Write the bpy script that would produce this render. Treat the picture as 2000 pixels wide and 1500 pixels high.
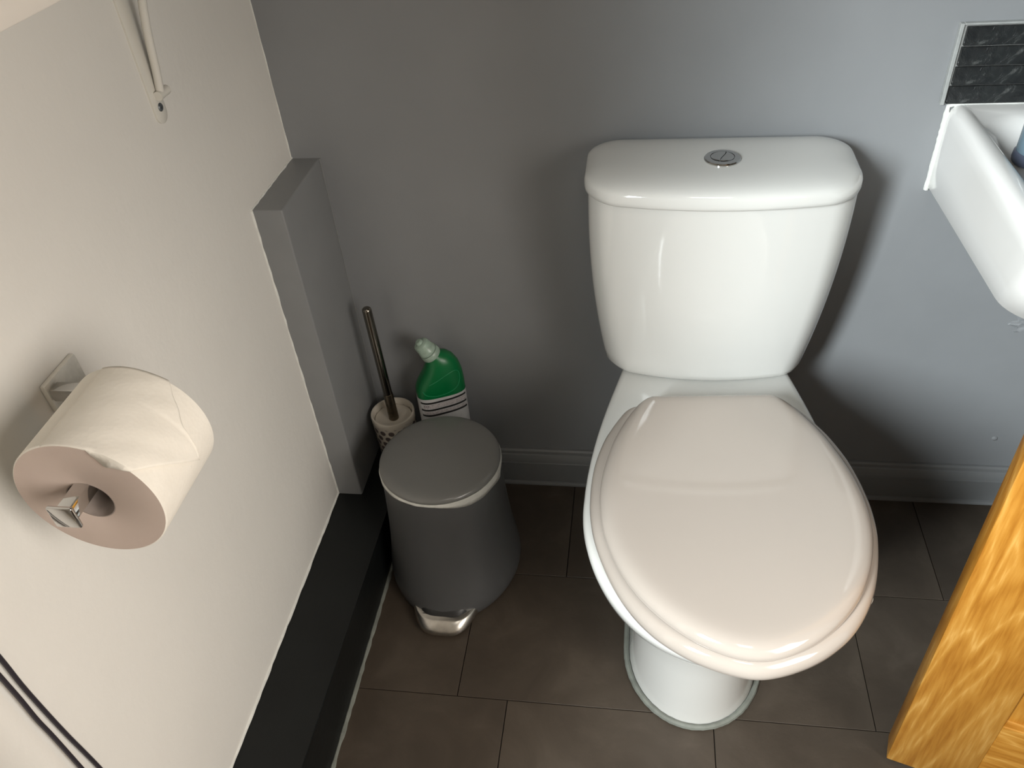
import bpy, bmesh, math, random
from mathutils import Vector, Matrix

random.seed(7)
for o in list(bpy.data.objects):
    bpy.data.objects.remove(o)
scene = bpy.context.scene
COL = scene.collection
PI = math.pi

# ------------------------------------------------------------------ camera
CAM_LOC = (0.5633, -1.1990, 1.2760)
cam_d = bpy.data.cameras.new('camera')
cam_d.sensor_fit = 'HORIZONTAL'
cam_d.sensor_width = 36.0
cam_d.lens = 1594.45 / 2000.0 * 36.0
cam_d.clip_start = 0.02
cam = bpy.data.objects.new('camera', cam_d)
right = Vector((0.98877145, 0.12947856, -0.07460774))
fwd = Vector((-0.1470853, 0.75504661, -0.63896051))
up = Vector((-0.02639936, 0.64275962, 0.76561292))
m = Matrix.Identity(4)
for i in range(3):
    m[i][0] = right[i]; m[i][1] = up[i]; m[i][2] = -fwd[i]; m[i][3] = CAM_LOC[i]
cam.matrix_world = m
COL.objects.link(cam)
scene.camera = cam

# ------------------------------------------------------------------ light
world = bpy.data.worlds.new('world')
scene.world = world
world.use_nodes = True
world.node_tree.nodes['Background'].inputs[0].default_value = (0.75, 0.82, 0.9, 1)
world.node_tree.nodes['Background'].inputs[1].default_value = 0.25


def area(name, loc, target, sx, sy, power, color, spread):
    d = bpy.data.lights.new(name, 'AREA')
    d.shape = 'RECTANGLE'; d.size = sx; d.size_y = sy; d.energy = power; d.color = color
    d.spread = math.radians(spread)          # beam narrowed to favour the aimed side and dim the rest
    o = bpy.data.objects.new(name, d)
    o.location = loc
    o.rotation_euler = (Vector(target) - Vector(loc)).to_track_quat('-Z', 'Y').to_euler()
    COL.objects.link(o)
    return o


# assumed daylight: two bare area lights added behind the camera, no windows built
area('assumed_light_hall', (-0.25, -2.00, 1.50), (1.30, -0.2, 0.40), 0.35, 0.8, 15.5, (0.90, 0.975, 1.0), 60)  # assumed cool light added in the hall at the left, source unseen
area('assumed_light_side', (1.50, -1.50, 1.10), (0.0, -0.95, 0.40), 0.80, 0.80, 7.6, (1.0, 0.935, 0.86), 90)  # assumed warm light added at the right, standing free of the wall
area('fill_light_top', (0.75, -1.55, 2.30), (0.75, -1.0, 0.0), 0.4, 0.4, 3.5, (1.0, 0.95, 0.86), 180)  # added overhead fill for soft ambience from above, not a known lamp

scene.view_settings.view_transform = 'Standard'
scene.view_settings.look = 'None'
scene.view_settings.gamma = 1.0
scene.view_settings.use_curve_mapping = False
scene.view_settings.exposure = 0.0


# ------------------------------------------------------------------ materials
def lin(r, g, b):
    f = lambda c: (c / 255.0) / 12.92 if c <= 10 else (((c / 255.0) + 0.055) / 1.055) ** 2.4
    return (f(r), f(g), f(b), 1.0)


class NT:
    """small helper round a material node tree"""
    def __init__(self, name):
        self.m = bpy.data.materials.new(name)
        self.m.use_nodes = True
        self.t = self.m.node_tree
        self.b = self.t.nodes['Principled BSDF']

    def n(self, kind, **kw):
        nd = self.t.nodes.new(kind)
        for k, v in kw.items():
            setattr(nd, k, v)
        return nd

    def l(self, a, b):
        self.t.links.new(a, b)

    def coords(self, scale=(1, 1, 1), rot=(0, 0, 0)):
        tc = self.n('ShaderNodeTexCoord'); mp = self.n('ShaderNodeMapping')
        mp.inputs['Scale'].default_value = scale
        mp.inputs['Rotation'].default_value = rot
        self.l(tc.outputs['Object'], mp.inputs['Vector'])
        return mp.outputs['Vector']

    def noise(self, vec, scale, detail=4, rough=0.55, dist=0.0):
        nz = self.n('ShaderNodeTexNoise')
        nz.inputs['Scale'].default_value = scale
        nz.inputs['Detail'].default_value = detail
        nz.inputs['Roughness'].default_value = rough
        nz.inputs['Distortion'].default_value = dist
        self.l(vec, nz.inputs['Vector'])
        return nz.outputs['Fac']

    def ramp(self, fac, stops):
        r = self.n('ShaderNodeValToRGB')
        el = r.color_ramp.elements
        while len(el) < len(stops):
            el.new(0.5)
        for e, (p, c) in zip(el, stops):
            e.position = p; e.color = c
        self.l(fac, r.inputs['Fac'])
        return r.outputs['Color']

    def bump(self, fac, strength, dist):
        b = self.n('ShaderNodeBump')
        b.inputs['Strength'].default_value = strength
        b.inputs['Distance'].default_value = dist
        self.l(fac, b.inputs['Height'])
        self.l(b.outputs['Normal'], self.b.inputs['Normal'])

    def math(self, op, a, b=None, c=None):
        nd = self.n('ShaderNodeMath', operation=op)
        for i, v in enumerate((a, b, c)):
            if v is None:
                continue
            if isinstance(v, (int, float)):
                nd.inputs[i].default_value = v
            else:
                self.l(v, nd.inputs[i])
        return nd.outputs[0]


def plain(name, col, rough=0.4, metal=0.0, var=0.06, nscale=12.0, bump=0.0, bscale=200.0, bdist=0.001, coat=0.0,
          trans=0.0, ior=1.5, spec=0.5):
    t = NT(name)
    v = t.coords()
    c = col
    a = tuple(max(0, x * (1 - var)) for x in c[:3]) + (1,)
    z = tuple(min(1, x * (1 + var)) for x in c[:3]) + (1,)
    t.l(t.ramp(t.noise(v, nscale), [(0.3, a), (0.7, z)]), t.b.inputs['Base Color'])
    t.b.inputs['Roughness'].default_value = rough
    t.b.inputs['Metallic'].default_value = metal
    t.b.inputs['Coat Weight'].default_value = coat
    t.b.inputs['Coat Roughness'].default_value = 0.05
    t.b.inputs['Transmission Weight'].default_value = trans
    t.b.inputs['IOR'].default_value = ior
    t.b.inputs['Specular IOR Level'].default_value = spec
    if bump:
        t.bump(t.noise(v, bscale, 3), bump, bdist)
    return t.m


MAT = {}
MAT['white_wall'] = plain('white_wall_paint', (0.72, 0.70, 0.655, 1), 0.62, var=0.03, nscale=3.0, bump=0.35, bscale=55.0, bdist=0.0015)
MAT['grey_wall'] = plain('grey_wall_paint', (0.238, 0.245, 0.252, 1), 0.42, var=0.05, nscale=4.0, bump=0.22, bscale=38.0, bdist=0.0016)
MAT['grey_trim'] = plain('grey_trim_paint', (0.205, 0.21, 0.212, 1), 0.36, var=0.05, nscale=8.0, bump=0.2, bscale=45.0, bdist=0.0012)
MAT['black_trim'] = plain('black_trim_paint', (0.0055, 0.0065, 0.0065, 1), 0.42, spec=0.3, var=0.2, nscale=9.0, bump=0.25, bscale=70.0, bdist=0.0012)
MAT['ceiling'] = plain('ceiling_paint', (0.8, 0.79, 0.76, 1), 0.8, var=0.02)
MAT['sealant_white'] = plain('white_sealant', (0.72, 0.72, 0.68, 1), 0.4, var=0.08, nscale=60)
MAT['sealant_grey'] = plain('grey_sealant', (0.19, 0.20, 0.175, 1), 0.45, var=0.2, nscale=40)
MAT['ceramic'] = plain('white_glazed_ceramic', (0.655, 0.65, 0.62, 1), 0.07, var=0.012, nscale=3, coat=0.4)
MAT['basin'] = plain('white_basin_ceramic', (0.79, 0.78, 0.755, 1), 0.12, var=0.012, nscale=3, coat=0.3)
MAT['seat'] = plain('pinkish_grey_gloss_seat', (0.395, 0.348, 0.306, 1), 0.07, var=0.015, nscale=4, coat=0.3)
MAT['chrome'] = plain('polished_chrome', (0.62, 0.62, 0.61, 1), 0.07, 1.0, var=0.04)
MAT['dark_chrome'] = plain('dark_chrome', (0.22, 0.20, 0.17, 1), 0.16, 1.0, var=0.05)
MAT['chrome_dull'] = plain('tarnished_metal', (0.20, 0.17, 0.125, 1), 0.3, 1.0, var=0.3, nscale=120)
MAT['plate_reflection'] = plain('pale_reflecting_chrome', (0.74, 0.72, 0.66, 1), 0.5, 0.45, var=0.1, nscale=60, bump=0.5, bscale=120, bdist=0.002)  # pale colour stands in for the white wall mirrored in the chrome plate
MAT['steel'] = plain('brushed_steel', (0.60, 0.57, 0.52, 1), 0.3, 1.0, var=0.1, nscale=90)
MAT['bin_body'] = plain('grey_bin_plastic', (0.078, 0.079, 0.080, 1), 0.33, var=0.06, nscale=6)
MAT['bin_lid'] = plain('grey_bin_lid_plastic', (0.162, 0.162, 0.154, 1), 0.22, var=0.05, nscale=8)
MAT['bin_slot_shade'] = plain('dark_slot_shade', (0.02, 0.02, 0.02, 1), 0.4)  # near-black stands in for the shade inside the pedal slot
MAT['liner'] = plain('white_bag_film', (0.58, 0.58, 0.54, 1), 0.35, var=0.12, nscale=50, bump=0.5, bscale=90, bdist=0.002)
MAT['green'] = plain('green_bottle_plastic', (0.0, 0.130, 0.035, 1), 0.33, var=0.06, nscale=10)
MAT['green_line'] = plain('green_embossed_line', (0.01, 0.20, 0.075, 1), 0.35)
MAT['label'] = plain('white_paper_label', (0.50, 0.50, 0.50, 1), 0.45, var=0.07, nscale=60)
MAT['label_ink'] = plain('black_print', (0.012, 0.012, 0.012, 1), 0.5)
MAT['label_pink'] = plain('faded_print', (0.42, 0.39, 0.39, 1), 0.5, var=0.3, nscale=350)
MAT['cap'] = plain('pale_translucent_cap', (0.40, 0.52, 0.43, 1), 0.3, var=0.15, nscale=90, trans=0.25)
MAT['cream'] = plain('cream_ceramic', (0.60, 0.55, 0.47, 1), 0.3, var=0.04)
MAT['white_metal'] = plain('white_painted_metal', (0.66, 0.64, 0.58, 1), 0.35, var=0.03)
MAT['screw'] = plain('zinc_screw', (0.22, 0.24, 0.26, 1), 0.35, 0.9, var=0.2, nscale=300)
MAT['white_shelf'] = plain('white_shelf_paint', (0.78, 0.73, 0.66, 1), 0.5, var=0.03)
MAT['cable'] = plain('black_cable_sheath', (0.022, 0.018, 0.024, 1), 0.45)
MAT['card'] = plain('grey_card_tube', (0.30, 0.25, 0.22, 1), 0.8, var=0.1, nscale=80)
MAT['soap'] = plain('blue_grey_plastic', (0.17, 0.245, 0.30, 1), 0.25, var=0.05)
MAT['soap_base'] = plain('slate_blue_plastic', (0.07, 0.08, 0.115, 1), 0.3)
MAT['grout'] = plain('grey_grout', (0.22, 0.22, 0.21, 1), 0.8, var=0.1, nscale=150)
MAT['tile_trim'] = plain('grey_edge_trim', (0.34, 0.35, 0.34, 1), 0.4, var=0.1, nscale=90)
MAT['subfloor'] = plain('dark_joint', (0.008, 0.007, 0.006, 1), 0.8)

# tissue paper with fine embossing
t = NT('tissue_paper')
v = t.coords()
t.l(t.ramp(t.noise(v, 30), [(0.3, (0.80, 0.76, 0.68, 1)), (0.7, (0.85, 0.81, 0.73, 1))]), t.b.inputs['Base Color'])
t.b.inputs['Roughness'].default_value = 0.9
t.b.inputs['Specular IOR Level'].default_value = 0.15
vor = t.n('ShaderNodeTexVoronoi'); vor.inputs['Scale'].default_value = 260
t.l(v, vor.inputs['Vector'])
mix = t.math('ADD', vor.outputs['Distance'], t.math('MULTIPLY', t.noise(v, 60, 3), 1.4))
t.bump(mix, 0.16, 0.0010)
MAT['tissue'] = t.m
t = NT('tissue_end_shade')  # roll ends coloured darker and pinker for shade and warm bounce
v = t.coords((1, 1, 1))
t.l(t.ramp(t.noise(v, 25), [(0.3, (0.54, 0.44, 0.385, 1)), (0.7, (0.57, 0.47, 0.41, 1))]), t.b.inputs['Base Color'])
t.b.inputs['Roughness'].default_value = 0.95
t.b.inputs['Specular IOR Level'].default_value = 0.1
MAT['tissue_end_shade'] = t.m

# stone-look vinyl floor tile
t = NT('brown_slate_floor')
v = t.coords()
geo = t.n('ShaderNodeObjectInfo')
c1 = t.ramp(t.noise(v, 9.0, 8, 0.62, 0.6), [(0.28, (0.046, 0.034, 0.0240, 1)), (0.52, (0.062, 0.047, 0.0340, 1)), (0.75, (0.086, 0.067, 0.050, 1))])
mx = t.n('ShaderNodeMix', data_type='RGBA', blend_type='MULTIPLY')
mx.inputs['Factor'].default_value = 1.0
t.l(c1, mx.inputs['A'])
t.l(t.ramp(geo.outputs['Random'], [(0.0, (0.9, 0.9, 0.9, 1)), (1.0, (1.1, 1.1, 1.1, 1))]), mx.inputs['B'])
t.l(mx.outputs['Result'], t.b.inputs['Base Color'])
t.b.inputs['Roughness'].default_value = 0.5
t.bump(t.noise(v, 60, 6, 0.6), 0.25, 0.0015)
MAT['floor'] = t.m

# dark glossy slate splash tile
t = NT('black_slate_tile')
v = t.coords()
w_ = t.noise(v, 22, 6, 0.6, 2.2)
t.l(t.ramp(w_, [(0.3, (0.009, 0.010, 0.011, 1)), (0.58, (0.020, 0.022, 0.022, 1)), (0.70, (0.085, 0.088, 0.085, 1))]), t.b.inputs['Base Color'])  # palest streaks are painted glints off the tile relief
t.b.inputs['Roughness'].default_value = 0.3
t.bump(t.noise(v, 45, 5, 0.6, 2.5), 0.6, 0.003)
MAT['slate'] = t.m


# oak
def oak(name, axis, seed):
    t = NT(name)
    tc = t.n('ShaderNodeTexCoord')
    mp = t.n('ShaderNodeMapping')
    mp.inputs['Location'].default_value = (seed * 1.7, seed * 0.9, seed * 2.3)
    mp.inputs['Scale'].default_value = (1, 1, 0.22) if axis == 'z' else (0.22, 1, 1)
    t.l(tc.outputs['Object'], mp.inputs['Vector'])
    v = mp.outputs['Vector']
    big = t.noise(v, 7.5, 3, 0.5, 0.4)
    ring = t.math('FRACT', t.math('MULTIPLY', big, 13.0))
    tri = t.math('ABSOLUTE', t.math('SUBTRACT', t.math('MULTIPLY', ring, 2.0), 1.0))
    mp2 = t.n('ShaderNodeMapping')
    mp2.inputs['Scale'].default_value = (230, 230, 16) if axis == 'z' else (16, 230, 230)
    t.l(tc.outputs['Object'], mp2.inputs['Vector'])
    fine = t.noise(mp2.outputs['Vector'], 1.0, 4, 0.6)
    f = t.math('ADD', t.math('MULTIPLY', t.math('POWER', tri, 1.6), 0.42), t.math('ADD', t.math('MULTIPLY', fine, 0.95), -0.18))
    col = t.ramp(f, [(0.18, (0.315, 0.120, 0.012, 1)), (0.42, (0.40, 0.172, 0.023, 1)), (0.62, (0.46, 0.215, 0.036, 1)), (0.86, (0.58, 0.315, 0.080, 1))])
    t.l(col, t.b.inputs['Base Color'])
    t.b.inputs['Roughness'].default_value = 0.32
    t.bump(fine, 0.25, 0.0008)
    return t.m


MAT['oak_v'] = oak('oak_upright_grain', 'z', 1.0)
MAT['oak_h'] = oak('oak_level_grain', 'x', 2.0)
MAT['oak_p'] = oak('oak_panel_grain', 'z', 3.3)

# dotted ceramic for the brush holder: hexagonal dots in rows round the cylinder
t = NT('cream_ceramic_with_grey_dots')
tc = t.n('ShaderNodeTexCoord'); sp = t.n('ShaderNodeSeparateXYZ')
t.l(tc.outputs['Object'], sp.inputs[0])
ang = t.math('ARCTAN2', sp.outputs['Y'], sp.outputs['X'])
NDOT = 15
u = t.math('MULTIPLY', ang, NDOT / (2 * PI))
pz = 0.0145
vv = t.math('DIVIDE', sp.outputs['Z'], pz)
row = t.math('FLOOR', vv)
odd = t.math('MULTIPLY', t.math('MODULO', row, 2.0), 0.5)
fu = t.math('SUBTRACT', t.math('FRACT', t.math('ADD', t.math('ADD', u, 40.0), odd)), 0.5)
fv = t.math('SUBTRACT', t.math('FRACT', vv), 0.5)
du = t.math('MULTIPLY', fu, 2 * PI * 0.041 / NDOT)
dv = t.math('MULTIPLY', fv, pz)
dist = t.math('SQRT', t.math('ADD', t.math('MULTIPLY', du, du), t.math('MULTIPLY', dv, dv)))
inside = t.math('LESS_THAN', dist, 0.0058)
band = t.math('LESS_THAN', sp.outputs['Z'], 0.104)
inside = t.math('MULTIPLY', inside, band)
t.l(t.ramp(inside, [(0.0, (0.60, 0.55, 0.47, 1)), (1.0, (0.115, 0.09, 0.085, 1))]), t.b.inputs['Base Color'])
t.b.inputs['Roughness'].default_value = 0.3
MAT['dotted'] = t.m


# ------------------------------------------------------------------ mesh helpers
def obj(name, bm, mat, parent=None, smooth=35.0, loc=None):
    me = bpy.data.meshes.new(name)
    bmesh.ops.recalc_face_normals(bm, faces=bm.faces[:])
    bm.to_mesh(me); bm.free()
    if smooth:
        me.shade_smooth()
        me.set_sharp_from_angle(angle=math.radians(smooth))
    me.materials.append(MAT[mat] if isinstance(mat, str) else mat)
    o = bpy.data.objects.new(name, me)
    COL.objects.link(o)
    if loc is not None:
        o.location = loc
    if parent is not None:
        o.parent = parent
    return o


def empty(name, loc=(0, 0, 0), rz=0.0):
    o = bpy.data.objects.new(name, None)
    o.empty_display_size = 0.05
    o.location = loc; o.rotation_euler = (0, 0, rz)
    COL.objects.link(o)
    return o


def tag(o, label, cat):
    o['label'] = label; o['category'] = cat
    return o


def struct(o, label=None, cat=None):
    o['kind'] = 'structure'
    if label:
        o['label'] = label
    if cat:
        o['category'] = cat
    return o


def box(x0, x1, y0, y1, z0, z1, bevel=0.0, seg=2, bm=None):
    own = bmesh.new()
    bmesh.ops.create_cube(own, size=1.0)
    for v in own.verts:
        v.co = Vector(((x0 + x1) / 2 + v.co.x * (x1 - x0), (y0 + y1) / 2 + v.co.y * (y1 - y0), (z0 + z1) / 2 + v.co.z * (z1 - z0)))
    if bevel:
        bmesh.ops.bevel(own, geom=own.edges[:], offset=bevel, segments=seg, profile=0.5, affect='EDGES')
    if bm is None:
        return own
    me = bpy.data.meshes.new('tmp'); own.to_mesh(me); own.free()
    bm.from_mesh(me); bpy.data.meshes.remove(me)
    return bm


def loft(loops, cap0=True, cap1=True, closed=True, bm=None):
    bm = bm or bmesh.new()
    rows = [[bm.verts.new(p) for p in lp] for lp in loops]
    n = len(rows[0])
    for a, b in zip(rows[:-1], rows[1:]):
        for i in range(n if closed else n - 1):
            j = (i + 1) % n
            bm.faces.new((a[i], a[j], b[j], b[i]))
    if cap0:
        bm.faces.new(rows[0])
    if cap1:
        bm.faces.new(rows[-1])
    return bm


def lathe(profile, n=64, cap0=True, cap1=True, bm=None):
    loops = [[(r * math.cos(2 * PI * i / n), r * math.sin(2 * PI * i / n), z) for i in range(n)] for r, z in profile]
    return loft(loops, cap0, cap1, bm=bm)


def tube(pts, r, n=12, bm=None, caps=True):
    pts = [Vector(p) for p in pts]
    loops = []
    prev = None
    for i, p in enumerate(pts):
        d = (pts[min(i + 1, len(pts) - 1)] - pts[max(i - 1, 0)]).normalized()
        if prev is None:
            a = Vector((0, 0, 1)) if abs(d.z) < 0.9 else Vector((1, 0, 0))
            s = d.cross(a).normalized()
        else:
            s = (prev - d * prev.dot(d)).normalized()
        prev = s
        tt = d.cross(s)
        rr = r[i] if isinstance(r, (list, tuple)) else r
        loops.append([p + (s * math.cos(2 * PI * k / n) + tt * math.sin(2 * PI * k / n)) * rr for k in range(n)])
    return loft(loops, caps, caps, bm=bm)


def spline(pts, steps=8):
    """Catmull-Rom through the points"""
    P = [Vector(p) for p in pts]
    P = [P[0] * 2 - P[1]] + P + [P[-1] * 2 - P[-2]]
    out = []
    for i in range(1, len(P) - 2):
        a, b, c, d = P[i - 1:i + 3]
        for s in range(steps):
            t_ = s / steps
            out.append(0.5 * (2 * b + (c - a) * t_ + (2 * a - 5 * b + 4 * c - d) * t_ ** 2 + (3 * b - a - 3 * c + d) * t_ ** 3))
    out.append(P[-2])
    return out


def interp(tab, x):
    """smooth (monotone cubic-ish) table lookup"""
    if x <= tab[0][0]:
        return tab[0][1]
    for (a, fa), (b, fb) in zip(tab[:-1], tab[1:]):
        if x <= b:
            return fa + (fb - fa) * (x - a) / (b - a)
    return tab[-1][1]


# ------------------------------------------------------------------ room
X1, Y0, ZC = 1.72, -2.10, 2.35
YL, XH = -1.00, -1.20          # left wall ends at YL, where the hall opens to the left as far as XH
# left wall (white): thin slab behind x=0
wl = struct(obj('wall_left', box(-0.1, 0.0, YL, 0.0, 0.0, ZC), 'white_wall', smooth=None), 'white painted plaster wall on the left')
wb = struct(obj('wall_back', box(-0.1, X1 + 0.1, 0.0, 0.1, -0.05, ZC), 'grey_wall', smooth=None), 'mid grey painted wall behind the toilet')
struct(obj('wall_right', box(X1, X1 + 0.1, Y0, 0.0, 0.0, ZC), 'white_wall', smooth=None), 'white painted wall at the door hinge side')
struct(obj('wall_partition', box(XH, 0.15, YL - 0.08, YL, 0.0, ZC), 'white_wall', smooth=None), 'white hall wall beside the toilet room, extended to shade its left side')  # unseen end past the left wall is added to shade the room's left
struct(obj('wall_hall', box(XH - 0.1, XH, Y0, YL + 0.1, 0.0, ZC), 'white_wall', smooth=None), 'white end wall of the hall')
struct(obj('wall_front', box(XH - 0.1, X1 + 0.1, Y0 - 0.1, Y0, 0.0, ZC), 'white_wall', smooth=None), 'white wall behind the viewpoint')
struct(obj('ceiling', box(XH - 0.1, X1 + 0.1, Y0 - 0.1, 0.1, ZC, ZC + 0.1), 'ceiling', smooth=None), 'plain white ceiling')
fl = struct(obj('floor', box(XH - 0.1, X1 + 0.1, Y0 - 0.1, 0.1, -0.05, -0.003), 'subfloor', smooth=None), 'dark brown stone-look tiled floor')

# floor tiles, each its own piece
TL, TD, YA = 0.3355, 0.2566, -0.2526
offs = {0: 0.4472, 1: 0.2829, 2: 0.3687, 3: 0.21, 4: 0.40, 5: 0.30, 6: 0.45, 7: 0.25}
full = None
for r_ in range(8):
    y1 = YA + TD - r_ * TD
    y0 = y1 - TD
    xs = offs[r_] - (6 if y0 < YL else 2) * TL
    while xs < X1:
        a, b = max(xs, XH if y1 <= YL + 0.1 else 0.0), min(xs + TL, X1)
        c, d = max(y0, Y0), min(y1, 0.0)
        if b - a > 0.01 and d - c > 0.01:
            g = 0.0007
            whole = abs(b - a - TL) < 1e-6 and abs(d - c - TD) < 1e-6
            if whole and full is not None:
                tl = full.copy(); COL.objects.link(tl)
                tl.location = ((a + b) / 2, (c + d) / 2, 0); tl.parent = fl
            else:
                hx, hy = (b - a) / 2 - g, (d - c) / 2 - g
                tl = obj('tile', box(-hx, hx, -hy, hy, -0.0035, 0.0, 0.0005, 1), 'floor', fl, loc=((a + b) / 2, (c + d) / 2, 0))
                if whole:
                    full = tl
        xs += TL

# black boxed ledge along the left wall, returning along the back wall behind the bin
LW, LH = 0.1047, 0.1207
RX, RY = 0.268, -0.094
bm = bmesh.new()
plan = [(0, 0), (RX, 0), (RX, RY), (LW, RY), (LW, YL), (0, YL)]
vb = [bm.verts.new((x, y, 0.0)) for x, y in plan]
vt = [bm.verts.new((x, y, LH)) for x, y in plan]
for i in range(6):
    j = (i + 1) % 6
    bm.faces.new((vb[i], vb[j], vt[j], vt[i]))
bm.faces.new(vt); bm.faces.new(vb)
ed = [e for e in bm.edges if all(v.co.z > 0.1 for v in e.verts) and all(v.co.x > 0.05 for v in e.verts)]
bmesh.ops.bevel(bm, geom=ed, offset=0.004, segments=3, profile=0.5, affect='EDGES')
ledge = struct(obj('trim_1', bm, 'black_trim', smooth=40), 'black painted pipe boxing along the foot of the white wall')

# irregular painted-over sealant lines
def bead(pts, r, mat, name, parent, wob=0.25, seed=0, steps=1):
    rnd = random.Random(seed)
    rr = [max(0.2, 1 + wob * (rnd.random() * 2 - 1)) * r for _ in pts]
    return obj(name, tube(pts, rr, 8), mat, parent)

N = 70
bead([(LW + 0.0015, -0.16 - 0.85 * i / N, 0.0012) for i in range(N + 1)], 0.0042, 'sealant_grey', 'sealant', ledge, 0.3, 3)
bead([(0.0002, -0.18 - 0.83 * i / N, LH + 0.002) for i in range(N + 1)], 0.0028, 'sealant_white', 'sealant', ledge, 0.25, 4)

# grey boxing in the corner, standing on the ledge
GW, GD, GH = 0.0480, 0.1772, 0.7320
bm = box(0.0, GW, -GD, 0.0, LH, GH)
ed = [e for e in bm.edges if all(v.co.x > 0.02 for v in e.verts) and all(v.co.y < -0.1 for v in e.verts)]
ed += [e for e in bm.edges if all(v.co.z > 0.5 for v in e.verts) and not all(v.co.x < 0.02 for v in e.verts) and not all(v.co.y > -0.05 for v in e.verts)]
bmesh.ops.bevel(bm, geom=list(set(ed)), offset=0.003, segments=3, profile=0.5, affect='EDGES')
gb = struct(obj('trim_2', bm, 'grey_trim', smooth=40), 'grey painted upright pipe boxing in the corner')
zz = [LH + (GH - LH) * i / 40 for i in range(41)]
bead([(0.0003, -GD - 0.0003, z) for z in zz], 0.0016, 'sealant_white', 'sealant', gb, 0.5, 5)
bead([(GW + 0.0005, -0.0006, z) for z in zz], 0.0017, 'grey_trim', 'sealant', gb, 0.5, 6)
bead([(0.0004, -GD + GD * i / 16, GH + 0.0006) for i in range(17)], 0.0020, 'sealant_white', 'sealant', gb, 0.5, 7)
bead([(0.0006, -0.0008, GH + 1.6 * i / 60) for i in range(61)], 0.0009, 'sealant_white', 'corner_bead', wl, 0.5, 8)

# skirting board on the back wall
prof = [(0, 0.0902), (0.005, 0.0902), (0.0085, 0.0875), (0.0095, 0.0835), (0.0095, 0.0815), (0.0125, 0.0800), (0.0155, 0.0745),
        (0.0172, 0.0680), (0.0178, 0.0650), (0.0150, 0.0637), (0.0152, 0.0625), (0.0172, 0.0610), (0.0172, 0.0105), (0.0150, 0.0095),
        (0.0150, 0.0082), (0.0195, 0.0062), (0.0210, 0.0030), (0.0210, 0.0), (0, 0)]
bm = loft([[(x, -d, z) for d, z in prof] for x in (RX, X1)])
sk = struct(obj('baseboard_back', bm, 'grey_trim', smooth=25), 'grey moulded skirting board on the grey wall')

# small defects on the grey wall
bm = bmesh.new()
bmesh.ops.create_icosphere(bm, subdivisions=2, radius=1.0)
rnd = random.Random(2)
for v in bm.verts:
    k = 1 + 0.35 * (rnd.random() - 0.5)
    v.co = Vector((v.co.x * 0.0055 * k, v.co.y * 0.0022, v.co.z * 0.0055 * k))
obj('wall_plug', bm, 'grey_wall', wb, loc=(1.231, 0.0, 0.160))
bm = bmesh.new()
bmesh.ops.create_icosphere(bm, subdivisions=4, radius=1.0)
for v in bm.verts:
    k = 1 + 0.5 * math.sin(v.co.x * 5 + 1) * math.sin(v.co.z * 6) + 0.3 * (rnd.random() - 0.5)
    v.co = Vector((v.co.x * 0.040 * k, v.co.y * 0.0035 * (1 + 0.9 * (rnd.random() - 0.5)), v.co.z * 0.020 * k))
obj('filler_patch', bm, 'grey_wall', wb, loc=(1.225, 0.0, 0.418))


# ------------------------------------------------------------------ toilet
TX = 0.676
toilet = tag(empty('toilet', (TX, -0.35, 0)), 'white close-coupled ceramic toilet with a pinkish grey closed seat', 'toilet')


def P(o):
    """world-built mesh becomes child without moving"""
    o.parent = toilet
    o.matrix_parent_inverse = Matrix.Translation((-TX, 0.35, 0))
    return o


def dloop(hw, yb, yf, rb, rf, bow, z, n=10, cx=TX):
    """flat-backed loop: rounded rectangle with bowed front; yb back, yf front at the sides"""
    pts = []
    cs = [(hw - rf, yf + rf, rf, -PI / 2, 0), (hw - rb, yb - rb, rb, 0, PI / 2), (-hw + rb, yb - rb, rb, PI / 2, PI), (-hw + rf, yf + rf, rf, PI, 1.5 * PI)]
    for ci, (x, y, r, a0, a1) in enumerate(cs):
        for k in range(n + 1):
            a = a0 + (a1 - a0) * k / n
            pts.append((x + r * math.cos(a), y + r * math.sin(a)))
        if ci in (1, 3, 0, 2):
            nx = cs[(ci + 1) % 4]
            e = (nx[0] + nx[2] * math.cos(nx[3]), nx[1] + nx[2] * math.sin(nx[3]))
            s = pts[-1]
            for k in range(1, 12):
                pts.append((s[0] + (e[0] - s[0]) * k / 12, s[1] + (e[1] - s[1]) * k / 12))
    out = []
    for x, y in pts:
        w = (yb - y) / (yb - yf)
        out.append((cx + x, y - bow * w * (1 - (x / hw) ** 2), z))
    return out


# pan ----------------------------------------------------------------
def egg(tab_back, yc, yfront, hw, z, cx, ex=2.0, n=40):
    """closed loop: back part from a table of (y, half width), front a super-ellipse"""
    L, R = [], []
    for y, h in tab_back:
        R.append((cx + h, y)); L.append((cx - h, y))
    F = []
    for k in range(1, 2 * n):
        a = PI * k / (2 * n)
        c, s = math.cos(a), math.sin(a)
        F.append((cx + hw * math.copysign(abs(c) ** (2 / ex), c), yc + (yfront - yc) * abs(s) ** (2 / ex)))
    return [(x, y, z) for x, y in (R + F + L[::-1])]


def pan_loop(z, k_hw, yfront, yback, hwb, hw, yc, ins=0.0, ex=2.0):
    tab = []
    for i in range(15):
        u = i / 14.0
        y = yback + (yc - yback) * u
        h = hwb + (hw - hwb) * (math.sin(u * PI / 2)) ** k_hw
        tab.append((y - (ins if i == 0 else 0), h - ins))
    return egg(tab, yc, yfront + ins, hw - ins, z, TX + 0.002, ex)


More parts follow.
